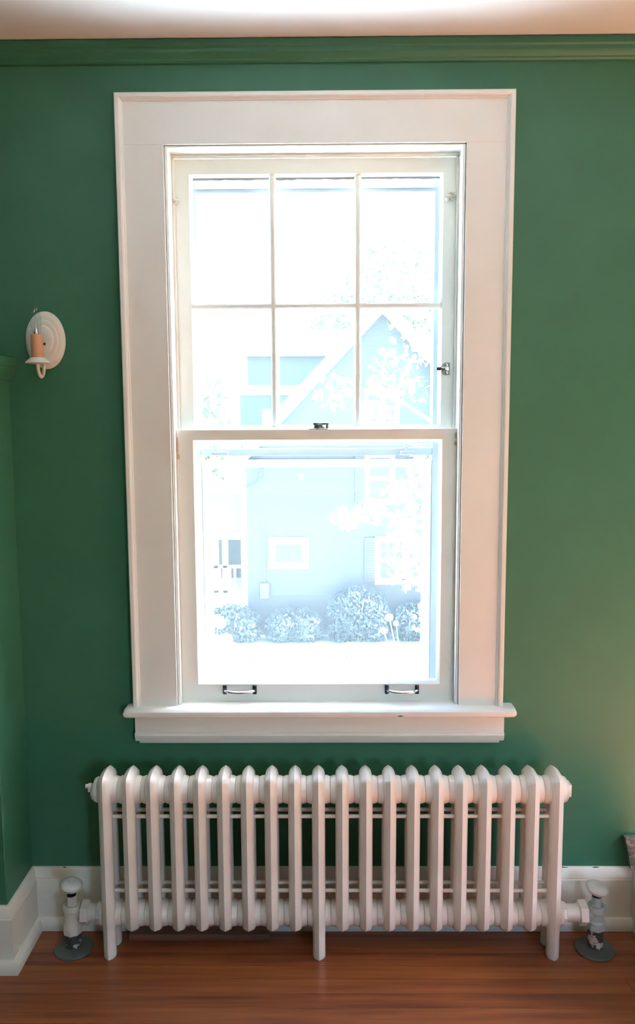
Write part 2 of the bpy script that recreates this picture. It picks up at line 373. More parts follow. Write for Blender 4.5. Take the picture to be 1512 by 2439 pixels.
# stool and apron
b = B()
noz = [(0.16, WZ), (-0.045, WZ), (-0.052, WZ-0.003), (-0.0575, WZ-0.009), (-0.0585, WZ-0.016), (-0.056, WZ-0.024), (-0.050, WZ-0.0285), (-0.044, WZ-0.030), (0.16, WZ-0.030)]
wall_part = [(max(min(y, 1), -1), z) for y, z in noz]
add_profile_x(b, noz, -0.4435, 0.4435)
hn = [(y if y < 0 else 0.0, z) for y, z in noz]
for s, xe, xi in ((-1, -0.588, -0.4435), (1, 0.602, 0.4435)):     # rounded horns
    rings = [[(xi, y, z) for y, z in hn], [(xe-s*0.012, y, z) for y, z in hn]]
    for k, sc_ in ((0.5, 0.93), (0.85, 0.72), (1.0, 0.4)):
        rings.append([(xe-s*0.012+s*0.012*k, y*1.0 if y == 0 else y*(1-0.10*(1-sc_)), WZ-0.015+(z-WZ+0.015)*sc_) for y, z in hn])
    add_loft(b, rings)
obj('stool', b, TRIM, w, sharp=30)
b = B()
ap = [(0, WZ-0.030), (-0.020, WZ-0.030), (-0.020, WZ-0.084), (-0.0215, WZ-0.086), (-0.027, WZ-0.087), (-0.028, WZ-0.094), (-0.025, WZ-0.103), (-0.021, WZ-0.109), (-0.020, WZ-0.113), (-0.014, WZ-0.115), (-0.013, WZ-0.121), (-0.010, WZ-0.124), (0, WZ-0.124)]
add_profile_x(b, ap[:9]+[(0, WZ-0.113)], -0.560, 0.572); obj('apron', b, TRIM, w, sharp=25)
b = B(); add_profile_x(b, [(0, WZ-0.113)]+ap[8:], -0.549, 0.560); obj('apron_bead', b, TRIM, w, sharp=25)
def smear(parent, x, y, z, sx, sz, name='paint_smear'):
    b = B(); add_lathe(b, [(1.0, 0.0), (0.75, -0.0005), (0.01, -0.0007)], (0, y, 0), 'Y', 11)
    for i, v in enumerate(b.verts): v.co.x = x+v.co.x*sx*(0.75+0.4*math.sin(i*2.3)**2); v.co.z = z+v.co.z*sz*(0.7+0.5*math.cos(i*1.7)**2)
    tag(obj(name, b, GREEN, parent), 'smear of green wall paint')
smear(w, 0.251, -0.0578, WZ-0.021, 0.009, 0.0022)
for sx_, sz_ in ((0.735, 0.013), (0.765, 0.022), (0.872, 0.012), (0.645, 0.008), (-0.80, 0.006)): smear(bb, sx_, -0.0062, FL+0.1955, sz_, 0.0035)

# sash builder: mitred inner bevel frame from a closed rectangle profile
def frame(b, x0, x1, z0, z1, y0, y1, wl_, wr, wb, wt, bev):
    # outer block ring plus a sloped inner bead
    def ring(a, c, d, e, y): return [(a, y, d), (c, y, d), (c, y, e), (a, y, e)]
    o0 = ring(x0, x1, z0, z1, y1); o1 = ring(x0, x1, z0, z1, y0)
    i0 = ring(x0+wl_, x1-wr, z0+wb, z1-wt, y0); i1 = ring(x0+wl_+bev*.35, x1-wr-bev*.35, z0+wb+bev*.35, z1-wt-bev*.35, y0+0.003)
    i2 = ring(x0+wl_+bev, x1-wr-bev, z0+wb+bev, z1-wt-bev, y0+0.011); i3 = ring(x0+wl_+bev, x1-wr-bev, z0+wb+bev, z1-wt-bev, y1)
    add_loft(b, [o0, o1, i0, i1, i2, i3], caps=False, loop=True)
# lower sash
LY0, LY1 = 0.020, 0.050
b = B(); frame(b, JX0, JX1, WZ, 1.581, LY0, LY1, 0.049, 0.042, 0.053, 0.030, 0.008)
ls = obj('lower_sash', b, SASH, w, sharp=20)
b = B(); add_box(b, JX0+0.055, JX1-0.048, LY0+0.012, LY0+0.015, WZ+0.058, 1.545); obj('pane', b, GLASS, ls)
for xc in (-0.240, 0.2625):
    b = B(); zc = 0.779
    for s in (-1, 1):
        add_box(b, xc+s*0.0465-0.006, xc+s*0.0465+0.006, LY0-0.006, LY0, zc-0.0145, zc+0.0145, 0.002, 2, 0)
        add_box(b, xc+s*0.0465-0.004, xc+s*0.0465+0.004, LY0-0.012, LY0-0.005, zc-0.006, zc+0.006, 0.002, 2, 0)
        add_lathe(b, [(0.0015, LY0-0.0072), (0.0022, LY0-0.006)], (xc+s*0.0465, 0, zc-0.0105), 'Y', 10, 0)
        add_lathe(b, [(0.0015, LY0-0.0072), (0.0022, LY0-0.006)], (xc+s*0.0465, 0, zc+0.0105), 'Y', 10, 0)
    pts = []; rr = []
    for i in range(15):
        t = -1+2*i/14; pts.append((xc+t*0.046, LY0-0.010-0.013*(1-abs(t)**3), zc-0.001-0.003*(1-t*t))); rr.append(0.0036+0.0013*(1-t*t))
    add_tube(b, pts, rr, 10, 1)
    tag(obj('sash_pull', b, [IRON, CHROME], ls), 'nickel bar pull on dark bronze brackets')
b = B()       # cam lock on the meeting rail
add_box(b, -0.021, 0.036, LY0+0.003, LY0+0.030, 1.581, 1.584, 0.001, 1, 1)
add_lathe(b, [(0.016, 0), (0.0155, 0.004), (0.011, 0.008), (0.009, 0.010)], (0.008, LY0+0.016, 1.584), 'Z', 20, 0, 1.15, 0.8)
add_lathe(b, [(0.0145, 0.0), (0.0165, 0.002), (0.0165, 0.007), (0.014, 0.009)], (0.005, LY0+0.016, 1.593), 'Z', 20, 0, 1.0, 0.75)
add_box(b, 0.012, 0.040, LY0+0.008, LY0+0.020, 1.5945, 1.6015, 0.003, 2, 0)
add_box(b, 0.030, 0.038, LY0+0.008, LY0+0.020, 1.584, 1.597, 0.002, 2, 0)
tag(obj('sash_lock', b, [PEWTER, CHROME], ls), 'pewter cam lock on the meeting rail')
for (x, z, sx, sz) in ((0.4185, 1.561, 0.005, 0.010), (0.4185, 1.5375, 0.006, 0.008), (-0.4135, 1.502, 0.005, 0.010), (-0.4155, 1.535, 0.003, 0.028), (-0.4150, 1.519, 0.003, 0.006)):
    b = B(); add_lathe(b, [(0.0, 0.0000), (1.0, 0.0002), (0.7, -0.0006), (0.0, -0.0008)], (x, LY0, z), 'Y', 12, 0)
    for v in b.verts: v.co.x = x+(v.co.x-x)*sx; v.co.z = z+(v.co.z-z)*sz; v.co.x = min(v.co.x, JX1-0.0002) if x > 0 else max(v.co.x, JX0+0.0002)
    tag(obj('bare_patch', b, TAN, ls), 'tan patch where the paint has flaked')
# upper sash
UY0, UY1 = 0.0625, 0.0925
UX0, UX1, UZ0, UZ1 = JX0+0.001, JX1-0.001, 1.556, 2.3715
b = B(); frame(b, UX0, UX1, UZ0, UZ1, UY0, UY1, 0.046, 0.041, 0.030, 0.043, 0.008)
us = obj('upper_sash', b, SASH, w, sharp=20)
GX0, GX1, GZ0, GZ1 = UX0+0.054, UX1-0.049, UZ0+0.038, UZ1-0.051
def muntin_profile(hw): return [(-hw, 0.0110), (-hw*0.75, 0.003), (-0.0028, 0.0), (0.0028, 0.0), (hw*0.75, 0.003), (hw, 0.0110), (hw*.9, 0.026), (-hw*.9, 0.026)]
mxs = (-0.125, 0.1275); mz = 1.9485
for mx_ in mxs:
    b = B(); pr = [(mx_+d, UY0+0.001+q) for d, q in muntin_profile(0.0098)]
    add_loft(b, [[(x, y, GZ0-0.002) for x, y in pr], [(x, y, GZ1+0.002) for x, y in pr]]); obj('muntin', b, SASH, us, sharp=20)
cols = [(GX0-0.002, mxs[0]-0.0060), (mxs[0]+0.0060, mxs[1]-0.0060), (mxs[1]+0.0060, GX1+0.002)]
for a, c in cols:
    b = B(); add_profile_x(b, [(UY0+0.0012+q, mz+d) for d, q in muntin_profile(0.0098)], a, c); obj('muntin', b, SASH, us, sharp=20)
for a, c in cols:
    for z0, z1 in ((GZ0-0.002, mz-0.006), (mz+0.006, GZ1+0.002)):
        b = B(); add_box(b, a, c, UY0+0.014, UY0+0.0165, z0, z1); obj('pane', b, GLASS, us)
# uneven line of old putty along the top edges of the upper panes
for a, c in cols:
    b = B(); n_ = 22; lo = []; hi = []
    for i in range(n_+1):
        x = a+0.004+(c-a-0.008)*i/n_; lo.append((x, UY0+0.0135, GZ1-0.004-random.uniform(0, 0.004))); hi.append((x, UY0+0.0135, GZ1+0.001))
    add_loft(b, [hi, lo, [(x, y+0.0005, z) for x, y, z in lo], [(x, y+0.0005, z) for x, y, z in hi]], closed=False, caps=False, loop=True)
    obj('putty_line', b, ALU, us, sharp=60)
# vent latch on the stile
b = B()
zc = 1.760; xc = 0.3885
add_loft(b, [[(xc+0.0150, y, zc-0.018), (xc+0.0150, y, zc+0.018), (xc+0.000, y, zc+0.018), (xc-0.012, y, zc+0.006), (xc-0.012, y, zc-0.008), (xc+0.000, y, zc-0.018)] for y in (UY0, UY0-0.004)], mi=0)
add_box(b, xc-0.013, xc+0.011, UY0-0.013, UY0-0.003, zc-0.006, zc+0.006, 0.0025, 2, 1)
add_lathe(b, [(0.0045, -0.026), (0.0052, -0.022), (0.0052, -0.008), (0.004, -0.004)], (xc, UY0-0.008, zc), 'X', 14, 2)
for s in (-1, 1): add_lathe(b, [(0.0022, UY0-0.006), (0.0042, UY0-0.0048), (0.0044, UY0-0.004)], (xc+0.005, 0, zc+s*0.0115), 'Y', 12, 1)
tag(obj('vent_latch', b, [PEWTER, CHROME, IRON], us), 'small nickel vent latch with a projecting bolt')
# sash cords: knots at the stile edge
def knot(b, c, s, tail):
    pts = []
    for i in range(29):
        t = 2*PI*i/28; pts.append((c[0]+s*(math.sin(t)+2*math.sin(2*t))*0.30, c[1]-0.004-0.0045*math.sin(3*t), c[2]+s*(math.cos(t)-2*math.cos(2*t))*0.30))
    add_tube(b, pts, 0.0032, 8); add_tube(b, [(c[0], c[1]-0.004, c[2])]+tail, [0.003]+[0.0028]*len(tail), 8)
b = B(); knot(b, (0.402, UY0-0.002, 2.262), 0.011, [(0.410, UY0-0.005, 2.2615), (JX1-0.002, UY0-0.004, 2.260)])
add_tube(b, [(0.402, UY0-0.005, 2.262), (0.392, UY0-0.008, 2.259), (0.387, UY0-0.007, 2.253), (0.391, UY0-0.006, 2.247)], [0.0045, 0.0055, 0.0055, 0.005], 9)
tag(obj('cord_knot', b, ROPE, us), 'white sash cord knot with a frayed end by the latch side')
b = B(); knot(b, (JX0+0.009, UY0-0.003, 2.252), 0.007, [(JX0+0.003, UY0-0.005, 2.243)])
obj('cord_knot', b, ROPE, us)
# storm window outside
SY = 0.128
b = B(); frame(b, -0.415, 0.418, 0.745, 2.345, SY-0.004, SY+0.030, 0.054, 0.056, 0.030, 0.054, 0.004)
st = obj('storm_window', b, ALU, w, sharp=20)
b = B(); add_box(b, -0.359, 0.360, SY-0.010, SY+0.006, 1.498, 1.522, 0.002, 1); add_box(b, -0.359, 0.360, SY+0.006, SY+0.020, 1.53, 1.56, 0.002, 1); obj('meeting_rail', b, ALU, st)
b = B(); add_box(b, -0.360, 0.361, SY-0.013, SY-0.004, 2.302, 2.319, 0.002, 1); obj('top_bar', b, OUTW, st)
b = B(); add_box(b, -0.359, 0.360, SY-0.006, SY+0.003, 1.462, 1.486, 0.002, 1); obj('sash_rail', b, OUTW, st)
for xc in (-0.300, 0.292):
    b = B(); add_box(b, xc-0.030, xc+0.026, SY-0.016, SY-0.009, 1.499, 1.512, 0.002, 1); add_box(b, xc-0.018, xc-0.006, SY-0.020, SY-0.010, 1.508, 1.535, 0.002, 1); obj('storm_latch', b, ALU, st)
for s, x in ((-1, -0.345), (1, 0.346)):
    b = B(); add_box(b, x-0.014, x+0.014, SY-0.002, SY+0.006, 0.776, 1.462, 0.001, 1); obj('sash_stile', b, OUTW, st)
b = B(); add_box(b, -0.359, 0.360, SY+0.010, SY+0.012, 1.525, 2.289); obj('storm_pane', b, STORMG, st)
b = B(); add_box(b, -0.331, 0.332, SY+0.001, SY+0.003, 1.380, 1.464); obj('storm_pane', b, STORMG, st)
b = B(); add_box(b, -0.331, 0.332, SY+0.0025, SY+0.0032, 0.776, 1.382); obj('insect_screen', b, SCREEN, st)
b = B(); add_profile_x(b, [(0.0505, WZ-0.0005), (0.165, WZ-0.012), (0.22, WZ-0.03), (0.22, WZ-0.045), (0.165, WZ-0.034)], -0.4435, 0.4435); obj('outer_sill', b, OUTW, w)

# ------------------------------------------------------------------ radiator
PITCH = 0.0697; N = 20; X0 = -0.6235
YC = -0.122; ZT, ZB = 0.521, 0.131       # hub axes
rad = thing('radiator', (0.04, YC, FL), 'low white cast iron column radiator of twenty sections under the window', 'radiator')
def outline():
    # side outline of a section's tube loop (outer skin) in (y, z), from the foot of the front column round and back
    f, k = -0.180, -0.064; zt = 0.5745; zb = 0.1035
    P = []
    P += [(f, zb+0.004), (f, 0.20), (f, 0.35), (f, 0.50), (f, zt-0.012)]
    P += [(f+0.004, zt-0.002), (f+0.016, zt+0.0045), (f+0.036, zt+0.009), (YC, zt+0.0105), (k-0.036, zt+0.009), (k-0.016, zt+0.0035), (k-0.003, zt-0.006), (k, zt-0.016)]
    P += [(k, 0.50), (k, 0.35), (k, 0.20), (k, zb+0.004)]
    P += [(k-0.006, zb-0.010), (k-0.018, zb-0.021), (k-0.034, zb-0.026), (YC, zb-0.027), (f+0.034, zb-0.026), (f+0.018, zb-0.021), (f+0.006, zb-0.010)]
    return P
def section_mesh(leg, ha=None, hb=None):
    b = B(); O = outline(); n = len(O)
    # cross-section of the column: crease on the outer skin, in (x, depth inward)
    cs = [(0.0, 0.0), (0.0072, 0.0042), (0.0134, 0.0095), (0.0174, 0.0160), (0.0193, 0.0240), (0.0188, 0.0330), (0.0150, 0.0420), (0.0080, 0.0475), (0.0, 0.0490)]
    cs = cs + [(-x, d) for x, d in reversed(cs[1:-1])]
    ctr = Vector((YC, 0, 0))
    rings = []
    for i in range(n):
        a = Vector((O[i-1][0], O[i-1][1])); c = Vector((O[(i+1) % n][0], O[(i+1) % n][1])); p = Vector(O[i])
        d = (c-a).normalized(); inn = Vector((d.y, -d.x))           # turn right = inward for this winding
        # keep the inner side of the loop from folding at the corners
        tgt = Vector((YC, min(max(p.y, 0.160), 0.515)))
        v = (tgt-p)
        if i in (0, 1, 2, 3, 13, 14, 15, 16): v = inn
        else: v = v.normalized()
        sc_ = 1.0
        wf = 1.0 if leg else min(1.0, max(0.40, 0.40+(p.y-0.080)/0.06))          # the ridge flattens out towards the rounded bottom
        rings.append([(x, p.x+v.x*(dd if dd > 0.02 else 0.02-(0.02-dd)*(1.0 if wf == 1 else wf)), p.y+v.y*(dd if dd > 0.02 else 0.02-(0.02-dd)*wf)) for x, dd in cs])
    add_loft(b, rings, loop=True, caps=False)
    # hubs (push nipple bosses), pinched at the joints
    h = PITCH/2-0.0004; ha = ha or h; hb = hb or h
    for zc, r0, fl_ in ((ZT, 0.0410, 0.006), (ZB, 0.0385, 0.0035)):
        pr = [(r0-0.0042, -ha), (r0-0.0030, -ha+0.0010), (r0-0.0022, -ha+0.004), (r0-0.0006, -ha+0.007), (r0, -0.0205), (r0+fl_*.5, -0.016), (r0+fl_, -0.010), (r0+fl_, 0.010), (r0+fl_*.5, 0.016), (r0, 0.0205), (r0-0.0006, hb-0.007), (r0-0.0022, hb-0.004), (r0-0.0030, hb-0.0010), (r0-0.0042, hb)]
        add_lathe(b, pr, (0, YC, zc), 'X', 32)
    # webs that close the loop above and below between columns
    add_box(b, -0.0125, 0.0125, -0.160, -0.085, 0.490, 0.560, 0.008, 2)
    add_box(b, -0.0125, 0.0125, -0.160, -0.085, 0.098, 0.160, 0.008, 2)
    if leg:
        for s, ys in ((1, -0.180), (-1, -0.064)):
            r_ = []
            for z, k in ((0.14, 1.0), (0.06, 0.97), (0.020, 0.97), (FL+0.002, 0.95), (FL, 0.86)):
                r_.append([(x*k, ys+s*(0.022+(d-0.022)*k), z) for x, d in cs])
            add_loft(b, r_)
    return b
EA, EB = 0.0260, 0.0280        # the end sections stop short outside
sec_0 = obj('section', section_mesh(True, EA, None), RAD, rad, sharp=40)
sec_z = obj('section', section_mesh(True, None, EB), RAD, rad, sharp=40)
sec_a = obj('section', section_mesh(False), RAD, rad, sharp=40)
sec_b = obj('section', section_mesh(True), RAD, rad, sharp=40)
base_inv = sec_a.matrix_parent_inverse.copy()
first = {False: True, True: True}
for i in range(N):
    if i in (0, N-1): (sec_0 if i == 0 else sec_z).location = (X0+i*PITCH, 0, 0); continue
    leg = i == 9; src = sec_b if leg else sec_a
    if first[leg]: o = src; first[leg] = False
    else:
        o = src.copy(); C.objects.link(o); o.parent = rad; o.matrix_parent_inverse = base_inv
    o.location = (X0+i*PITCH, 0, 0)
XE = X0+(N-1)*PITCH
for yy in (-0.142, -0.100):
    for zz in (0.447, 0.214):
        b = B(); add_lathe(b, [(0.003, X0-0.012), (0.0058, X0-0.010), (0.0058, XE+0.010), (0.003, XE+0.012)], (0, yy, zz), 'X', 12); obj('tie_rod', b, RAD, rad)
HX = PITCH/2
# end bushings
b = B(); xs = X0-EA
add_lathe(b, [(0.036, 0.004), (0.037, -0.004), (0.034, -0.010), (0.0, -0.010)], (xs, YC, ZT), 'X', 28)
add_lathe(b, [(0.024, -0.008), (0.024, -0.018), (0.021, -0.020), (0.0, -0.020)], (xs, YC, ZT-0.006), 'X', 6)
obj('end_bushing', b, RAD, rad)
b = B(); add_lathe(b, [(0.0075, -0.008), (0.0085, -0.016), (0.0055, -0.018), (0.0055, -0.020), (0.0095, -0.021), (0.0095, -0.028), (0.006, -0.029), (0.0065, -0.037), (0.0, -0.037)], (xs, YC-0.004, ZT+0.012), 'X', 14)
add_box(b, xs-0.031, xs-0.022, YC-0.008, YC, ZT-0.006, ZT+0.008, 0.002, 1); obj('air_vent', b, RAD, rad)
b = B(); xs = XE+EB
add_lathe(b, [(0.036, -0.004), (0.037, 0.003), (0.034, 0.006), (0.029, 0.009), (0.0, 0.009)], (xs, YC, ZT), 'X', 28)
add_box(b, xs+0.008, xs+0.019, YC-0.019, YC+0.019, ZT-0.017, ZT+0.021, 0.003, 2); obj('end_plug', b, RAD, rad)
b = B(); add_lathe(b, [(0.036, 0.004), (0.037, -0.004), (0.0, -0.004)], (X0-EA, YC, ZB), 'X', 28); obj('end_bushing', b, RAD, rad)
b = B(); add_lathe(b, [(0.036, -0.004), (0.037, 0.004), (0.0, 0.004)], (XE+EB, YC, ZB), 'X', 28); obj('end_bushing', b, RAD, rad)

def hexprof(r, h0, h1): return [(r*0.90, h0), (r, h0+0.002), (r, h1-0.002), (r*0.90, h1)]
def valve(x, side, body_mat, pipe_mat, hz0, tz, kz, tilt, label):
    v = thing('radiator_valve', (x, YC, FL), label, 'valve')
    b = B(); add_lathe(b, [(0.057, FL), (0.0585, FL+0.0025), (0.056, FL+0.006), (0.046, FL+0.0085), (0.044, FL+0.0085), (0.032, FL+0.0105), (0.0255, FL+0.013)], (x, YC, 0), 'Z', 40); obj('floor_flange', b, FLANGE, v)
    b = B(); add_lathe(b, [(0.0235, FL+0.004), (0.0240, FL+0.018), (0.0235, FL+0.03), (0.0238, hz0+0.012)], (x, YC, 0), 'Z', 28); obj('pipe', b, pipe_mat, v)
    b = B(); h0, h1, z = hz0, hz0+0.022, tz-0.104
    add_lathe(b, [(0.026, h0), (0.0295, h0+0.004), (0.0295, h1-0.003), (0.0275, h1)], (x, YC, 0), 'Z', 8)
    m_ = h1+(tz-0.020-h1)*0.45
    add_lathe(b, [(0.0280, h1-0.003), (0.0275, h1+0.005), (0.0248, m_-0.006), (0.0240, m_), (0.0250, tz-0.020), (0.0275, tz-0.017), (0.0275, tz-0.004), (0.0255, tz), (0.0185, tz), (0.0165, tz-0.003)], (x, YC, 0), 'Z', 32)
    zt = ZB+0.0
    add_lathe(b, [(0.0195, side*0.0), (0.0195, side*0.028), (0.021, side*0.036)], (x, YC, zt), 'X', 24)
    obj('body', b, body_mat, v)
    b = B(); add_lathe(b, hexprof(0.0155, z+0.100, z+0.132), (x, YC, 0), 'Z', 6); add_lathe(b, [(0.0165, z+0.100), (0.0165, z+0.106), (0.0150, z+0.108)], (x, YC, 0), 'Z', 20); obj('packing_nut', b, body_mat, v)
    b = B(); add_lathe(b, [(0.0055, z+0.125), (0.0055, kz-0.010)], (x, YC, 0), 'Z', 14); add_lathe(b, [(0.0135, z+0.1318), (0.0135, z+0.1345), (0.009, z+0.137)], (x, YC, 0), 'Z', 18); obj('stem', b, IRON, v)
    k = Matrix.Rotation(tilt, 3, 'Y') @ Matrix.Rotation(tilt*0.3, 3, 'X')
    b = B(); add_lathe(b, [(0.006, -0.0165), (0.013, -0.016), (0.024, -0.013), (0.0315, -0.006), (0.0340, 0.0005), (0.0320, 0.007), (0.0255, 0.012), (0.014, 0.0150), (0.011, 0.0150), (0.009, 0.0135), (0.004, 0.0135)], (x, YC, kz), 'Z', 36, rot=k); obj('handle', b, KNOB, v)
    xa, xb = (x+0.029, X0-EA-0.003) if side > 0 else (x-0.029, XE+EB+0.003)
    s = 1 if side > 0 else -1
    b = B(); add_lathe(b, [(0.033, 0), (0.0375, s*0.0025), (0.0375, s*0.0235), (0.033, s*0.026)], (xa, YC, zt), 'X', 6, rot=Matrix.Rotation(R(12), 3, 'X'))
    obj('union_nut', b, RAD if side < 0 else VALVE_L, v)
    b = B(); L = (xb-xa)
    add_lathe(b, [(0.026, s*0.024), (0.0255, s*0.032), (0.0255, L-s*0.012), (0.027, L-s*0.010)], (xa, YC, zt), 'X', 28)
    add_lathe(b, [(0.0315, L-s*0.013), (0.033, L-s*0.011), (0.033, L-s*0.003), (0.0315, L-s*0.001)], (xa, YC, zt), 'X', 8)
    add_lathe(b, [(0.029, L-s*0.004), (0.029, L-s*0.0012)], (xa, YC, zt), 'X', 24)
    obj('spud', b, RAD if side < 0 else VALVE_L, v)
    return v
valve(-0.744, 1, VALVE_L, PIPE, 0.066, 0.1585, 0.2185, R(11), 'worn white radiator valve with upright round handle, beside the mantelpiece baseboard')
valve(0.838, -1, VALVE_R, PIPE, 0.081, 0.1555, 0.2085, R(13), 'grey green radiator valve with tilted round handle, beside the white panel')

# loose board on the floor behind the radiator
b = B(); add_box(b, -0.585, -0.150, -0.086, -0.040, FL+0.001, FL+0.022, 0.002, 1)
tag(obj('wooden_board', b, BOARD), 'short strip of bare brown wood lying on the floor behind the radiator', 'board')

# ------------------------------------------------------------------ wall sconce
SX, SZ = -0.7915, 1.8455
sc = thing('wall_sconce', (SX, -0.02, SZ), 'white oval wall sconce with one candle bulb, above the mantelpiece shelf', 'sconce')
b = B()
add_lathe(b, [(1.0, 0.0), (1.0, -0.003), (0.965, -0.006), (0.90, -0.0075), (0.86, -0.0105), (0.80, -0.0115), (0.70, -0.012), (0.66, -0.0155), (0.60, -0.0165), (0.50, -0.0170), (0.46, -0.0205), (0.40, -0.0215), (0.2, -0.022), (0.0, -0.022)], (SX, 0, SZ), 'Y', 56)
for v in b.verts: v.co.x = SX+(v.co.x-SX)*0.0585; v.co.z = SZ+(v.co.z-SZ)*0.0835
obj('backplate', b, IVORY, sc, sharp=25)
b = B(); add_lathe(b, [(0.0, -0.0255), (0.0028, -0.025), (0.0042, -0.022), (0.004, -0.0195)], (SX+0.003, 0, SZ-0.012), 'Y', 14); obj('mounting_screw', b, IRON, sc)
CXs, CYs = SX-0.001, -0.075
pts = [(SX+0.001, -0.016, SZ-0.058), (SX+0.001, -0.026, SZ-0.064)]
for i in range(13):
    a = PI*i/12; pts.append((SX+0.001-0.002*i/12, -0.052+0.023*math.cos(a), SZ-0.078-0.030*math.sin(a)))
pts.append((CXs, CYs, SZ-0.070))
b = B(); add_tube(b, pts, 0.0052, 12); add_lathe(b, [(0.012, -0.021), (0.011, -0.018), (0.009, -0.012)], (SX+0.001, 0.004, SZ-0.058), 'Y', 18); obj('arm', b, IVORY, sc)
b = B(); add_lathe(b, [(0.006, SZ-0.074), (0.012, SZ-0.0725), (0.0335, SZ-0.071), (0.0345, SZ-0.0695), (0.030, SZ-0.064), (0.022, SZ-0.0575), (0.0205, SZ-0.0555), (0.018, SZ-0.055)], (CXs, CYs, 0), 'Z', 36); obj('drip_cup', b, IVORY, sc)
b = B(); add_lathe(b, [(0.0165, SZ-0.057), (0.0168, SZ-0.055), (0.0162, SZ+0.0085), (0.0150, SZ+0.0100), (0.011, SZ+0.0100)], (CXs, CYs, 0), 'Z', 28); obj('candle_sleeve', b, CANDLE, sc)
b = B(); pr = [(0.0118, 0.006), (0.0120, 0.014), (0.0130, 0.024), (0.0150, 0.036), (0.0157, 0.046), (0.0150, 0.056), (0.0125, 0.067), (0.0085, 0.077), (0.0052, 0.085), (0.0034, 0.091), (0.0026, 0.096), (0.0021, 0.101), (0.0012, 0.104)]
rings = []
for r_, h in pr:
    dx = 0.001*max(0, (h-0.05)/0.05)**1.5
    rings.append([(CXs+dx+r_*math.cos(2*PI*i/24), CYs+r_*math.sin(2*PI*i/24), SZ+h) for i in range(24)])
add_loft(b, rings); bo = obj('flame_bulb', b, BULB, sc, sharp=60)
b = B(); add_lathe(b, [(0.0072, 0.008), (0.006, 0.018), (0.0030, 0.026), (0.0020, 0.030)], (CXs, CYs, SZ), 'Z', 14)
for s in (-1, 1): add_tube(b, [(CXs+s*0.0015, CYs, SZ+0.028), (CXs+s*0.004, CYs, SZ+0.040), (CXs+s*0.005, CYs, SZ+0.055)], 0.0005, 6)
add_tube(b, [(CXs-0.005, CYs, SZ+0.055), (CXs-0.002, CYs, SZ+0.061), (CXs+0.002, CYs, SZ+0.061), (CXs+0.005, CYs, SZ+0.055)], 0.0004, 6)
obj('filament_stem', b, CHROME, bo)

# ------------------------------------------------------------------ things at the far edge of the floor
b = B()
add_loft(b, [[(x, y, z) for y, z in ((-0.0385, FL), (-0.50, FL), (-0.50, 0.42), (-0.205, 0.42), (-0.0195, 0.2015), (-0.0195, 0.056), (-0.0385, 0.050))] for x in (0.984, 1.006)])
bmesh.ops.bevel(b, geom=b.edges[:], offset=0.0015, segments=1, affect='EDGES')
tag(obj('white_panel', b, PANEL), 'white painted upright panel with a slanted top edge at the end of the baseboard', 'panel')
b = B(); rs = random.Random(4); n_ = 14; fr_ = []; tp = []
for i in range(n_+1):
    t = i/n_; fr_.append((0.9775-0.0215*t+rs.uniform(-.0012, .0012), 0.2092+0.1050*t))
pl = fr_+[(1.36, 0.316), (1.36, 0.2092)]
add_loft(b, [[(x, y, z) for x, z in pl] for y in (-0.0225, -0.0195, -0.002)])
tag(obj('stone_slab', b, STONE), 'rough grey slab standing against the wall behind the white panel', 'slab')

# ------------------------------------------------------------------ outdoors, one storey down
GZ = -4.0
b = B(); add_box(b, -45, 45, -40, 70, GZ-0.3, GZ)
tag(obj('lawn', b, GRASS), 'sunlit lawn between the window and the hedge', 'lawn', kind='structure')
b = B(); add_box(b, -14, 7, 0.6, 15.2, GZ+0.002, GZ+0.03)
tag(obj('pavement', b, CONC), 'pale sunlit driveway between the window and the strip of lawn', 'driveway', kind='structure')
HY = 18.3
def clapboards(parent, name, mat, x0f, x1f, zlo, zhi, y, step=0.14):
    z = zlo
    while z < zhi-0.01:
        z2 = min(z+step, zhi); xa, xb = x0f((z+z2)/2), x1f((z+z2)/2)
        if xb-xa > 0.1:
            b = B(); add_loft(b, [[(x, y+0.02, z), (x, y-0.022, z), (x, y-0.006, z2), (x, y+0.02, z2)] for x in (xa, xb)])
            obj(name, b, mat, parent, sharp=20)
        z = z2
PKX, EAVE, SL = 1.45, 0.615, 1.06
nh = thing('neighbour_house', (1.45, HY, GZ), 'grey teal clapboard house with white window trim beyond the lawn and hedge', 'house')
PKZ = EAVE+SL*(PKX+2.073)
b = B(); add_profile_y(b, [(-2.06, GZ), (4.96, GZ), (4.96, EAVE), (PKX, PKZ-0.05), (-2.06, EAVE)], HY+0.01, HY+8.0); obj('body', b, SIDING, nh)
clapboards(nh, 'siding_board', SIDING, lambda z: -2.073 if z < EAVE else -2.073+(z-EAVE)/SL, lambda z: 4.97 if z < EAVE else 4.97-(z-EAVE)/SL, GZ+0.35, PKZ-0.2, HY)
b = B(); add_box(b, -2.13, -1.98, HY-0.035, HY+0.1, GZ+0.3, EAVE); obj('corner_board', b, OUTW, nh)
for s in (-1, 1):      # roof slopes with white rake boards
    xe = PKX+s*(PKX+2.45); ze = PKZ-SL*(PKX+2.45)
    b = B(); add_loft(b, [[(xe, y, ze+0.10), (xe, y, ze+0.22), (PKX, y, PKZ+0.22), (PKX, y, PKZ+0.10)] for y in (HY-0.35, HY+8.2)]); obj('roof', b, ROOFM, nh)
    b = B(); add_loft(b, [[(xe, y, ze-0.22), (xe, y, ze+0.13), (PKX, y, PKZ+0.13), (PKX, y, PKZ-0.22)] for y in (HY-0.33, HY-0.27)]); obj('rake_board', b, OUTW, nh)
b = B(); add_box(b, -2.10, 4.99, HY-0.05, HY+0.05, 0.50, 0.56); obj('eave_shade_strip', b, SHUT, nh)  # dark strip standing in for the eave's shadow, in the shutter colour
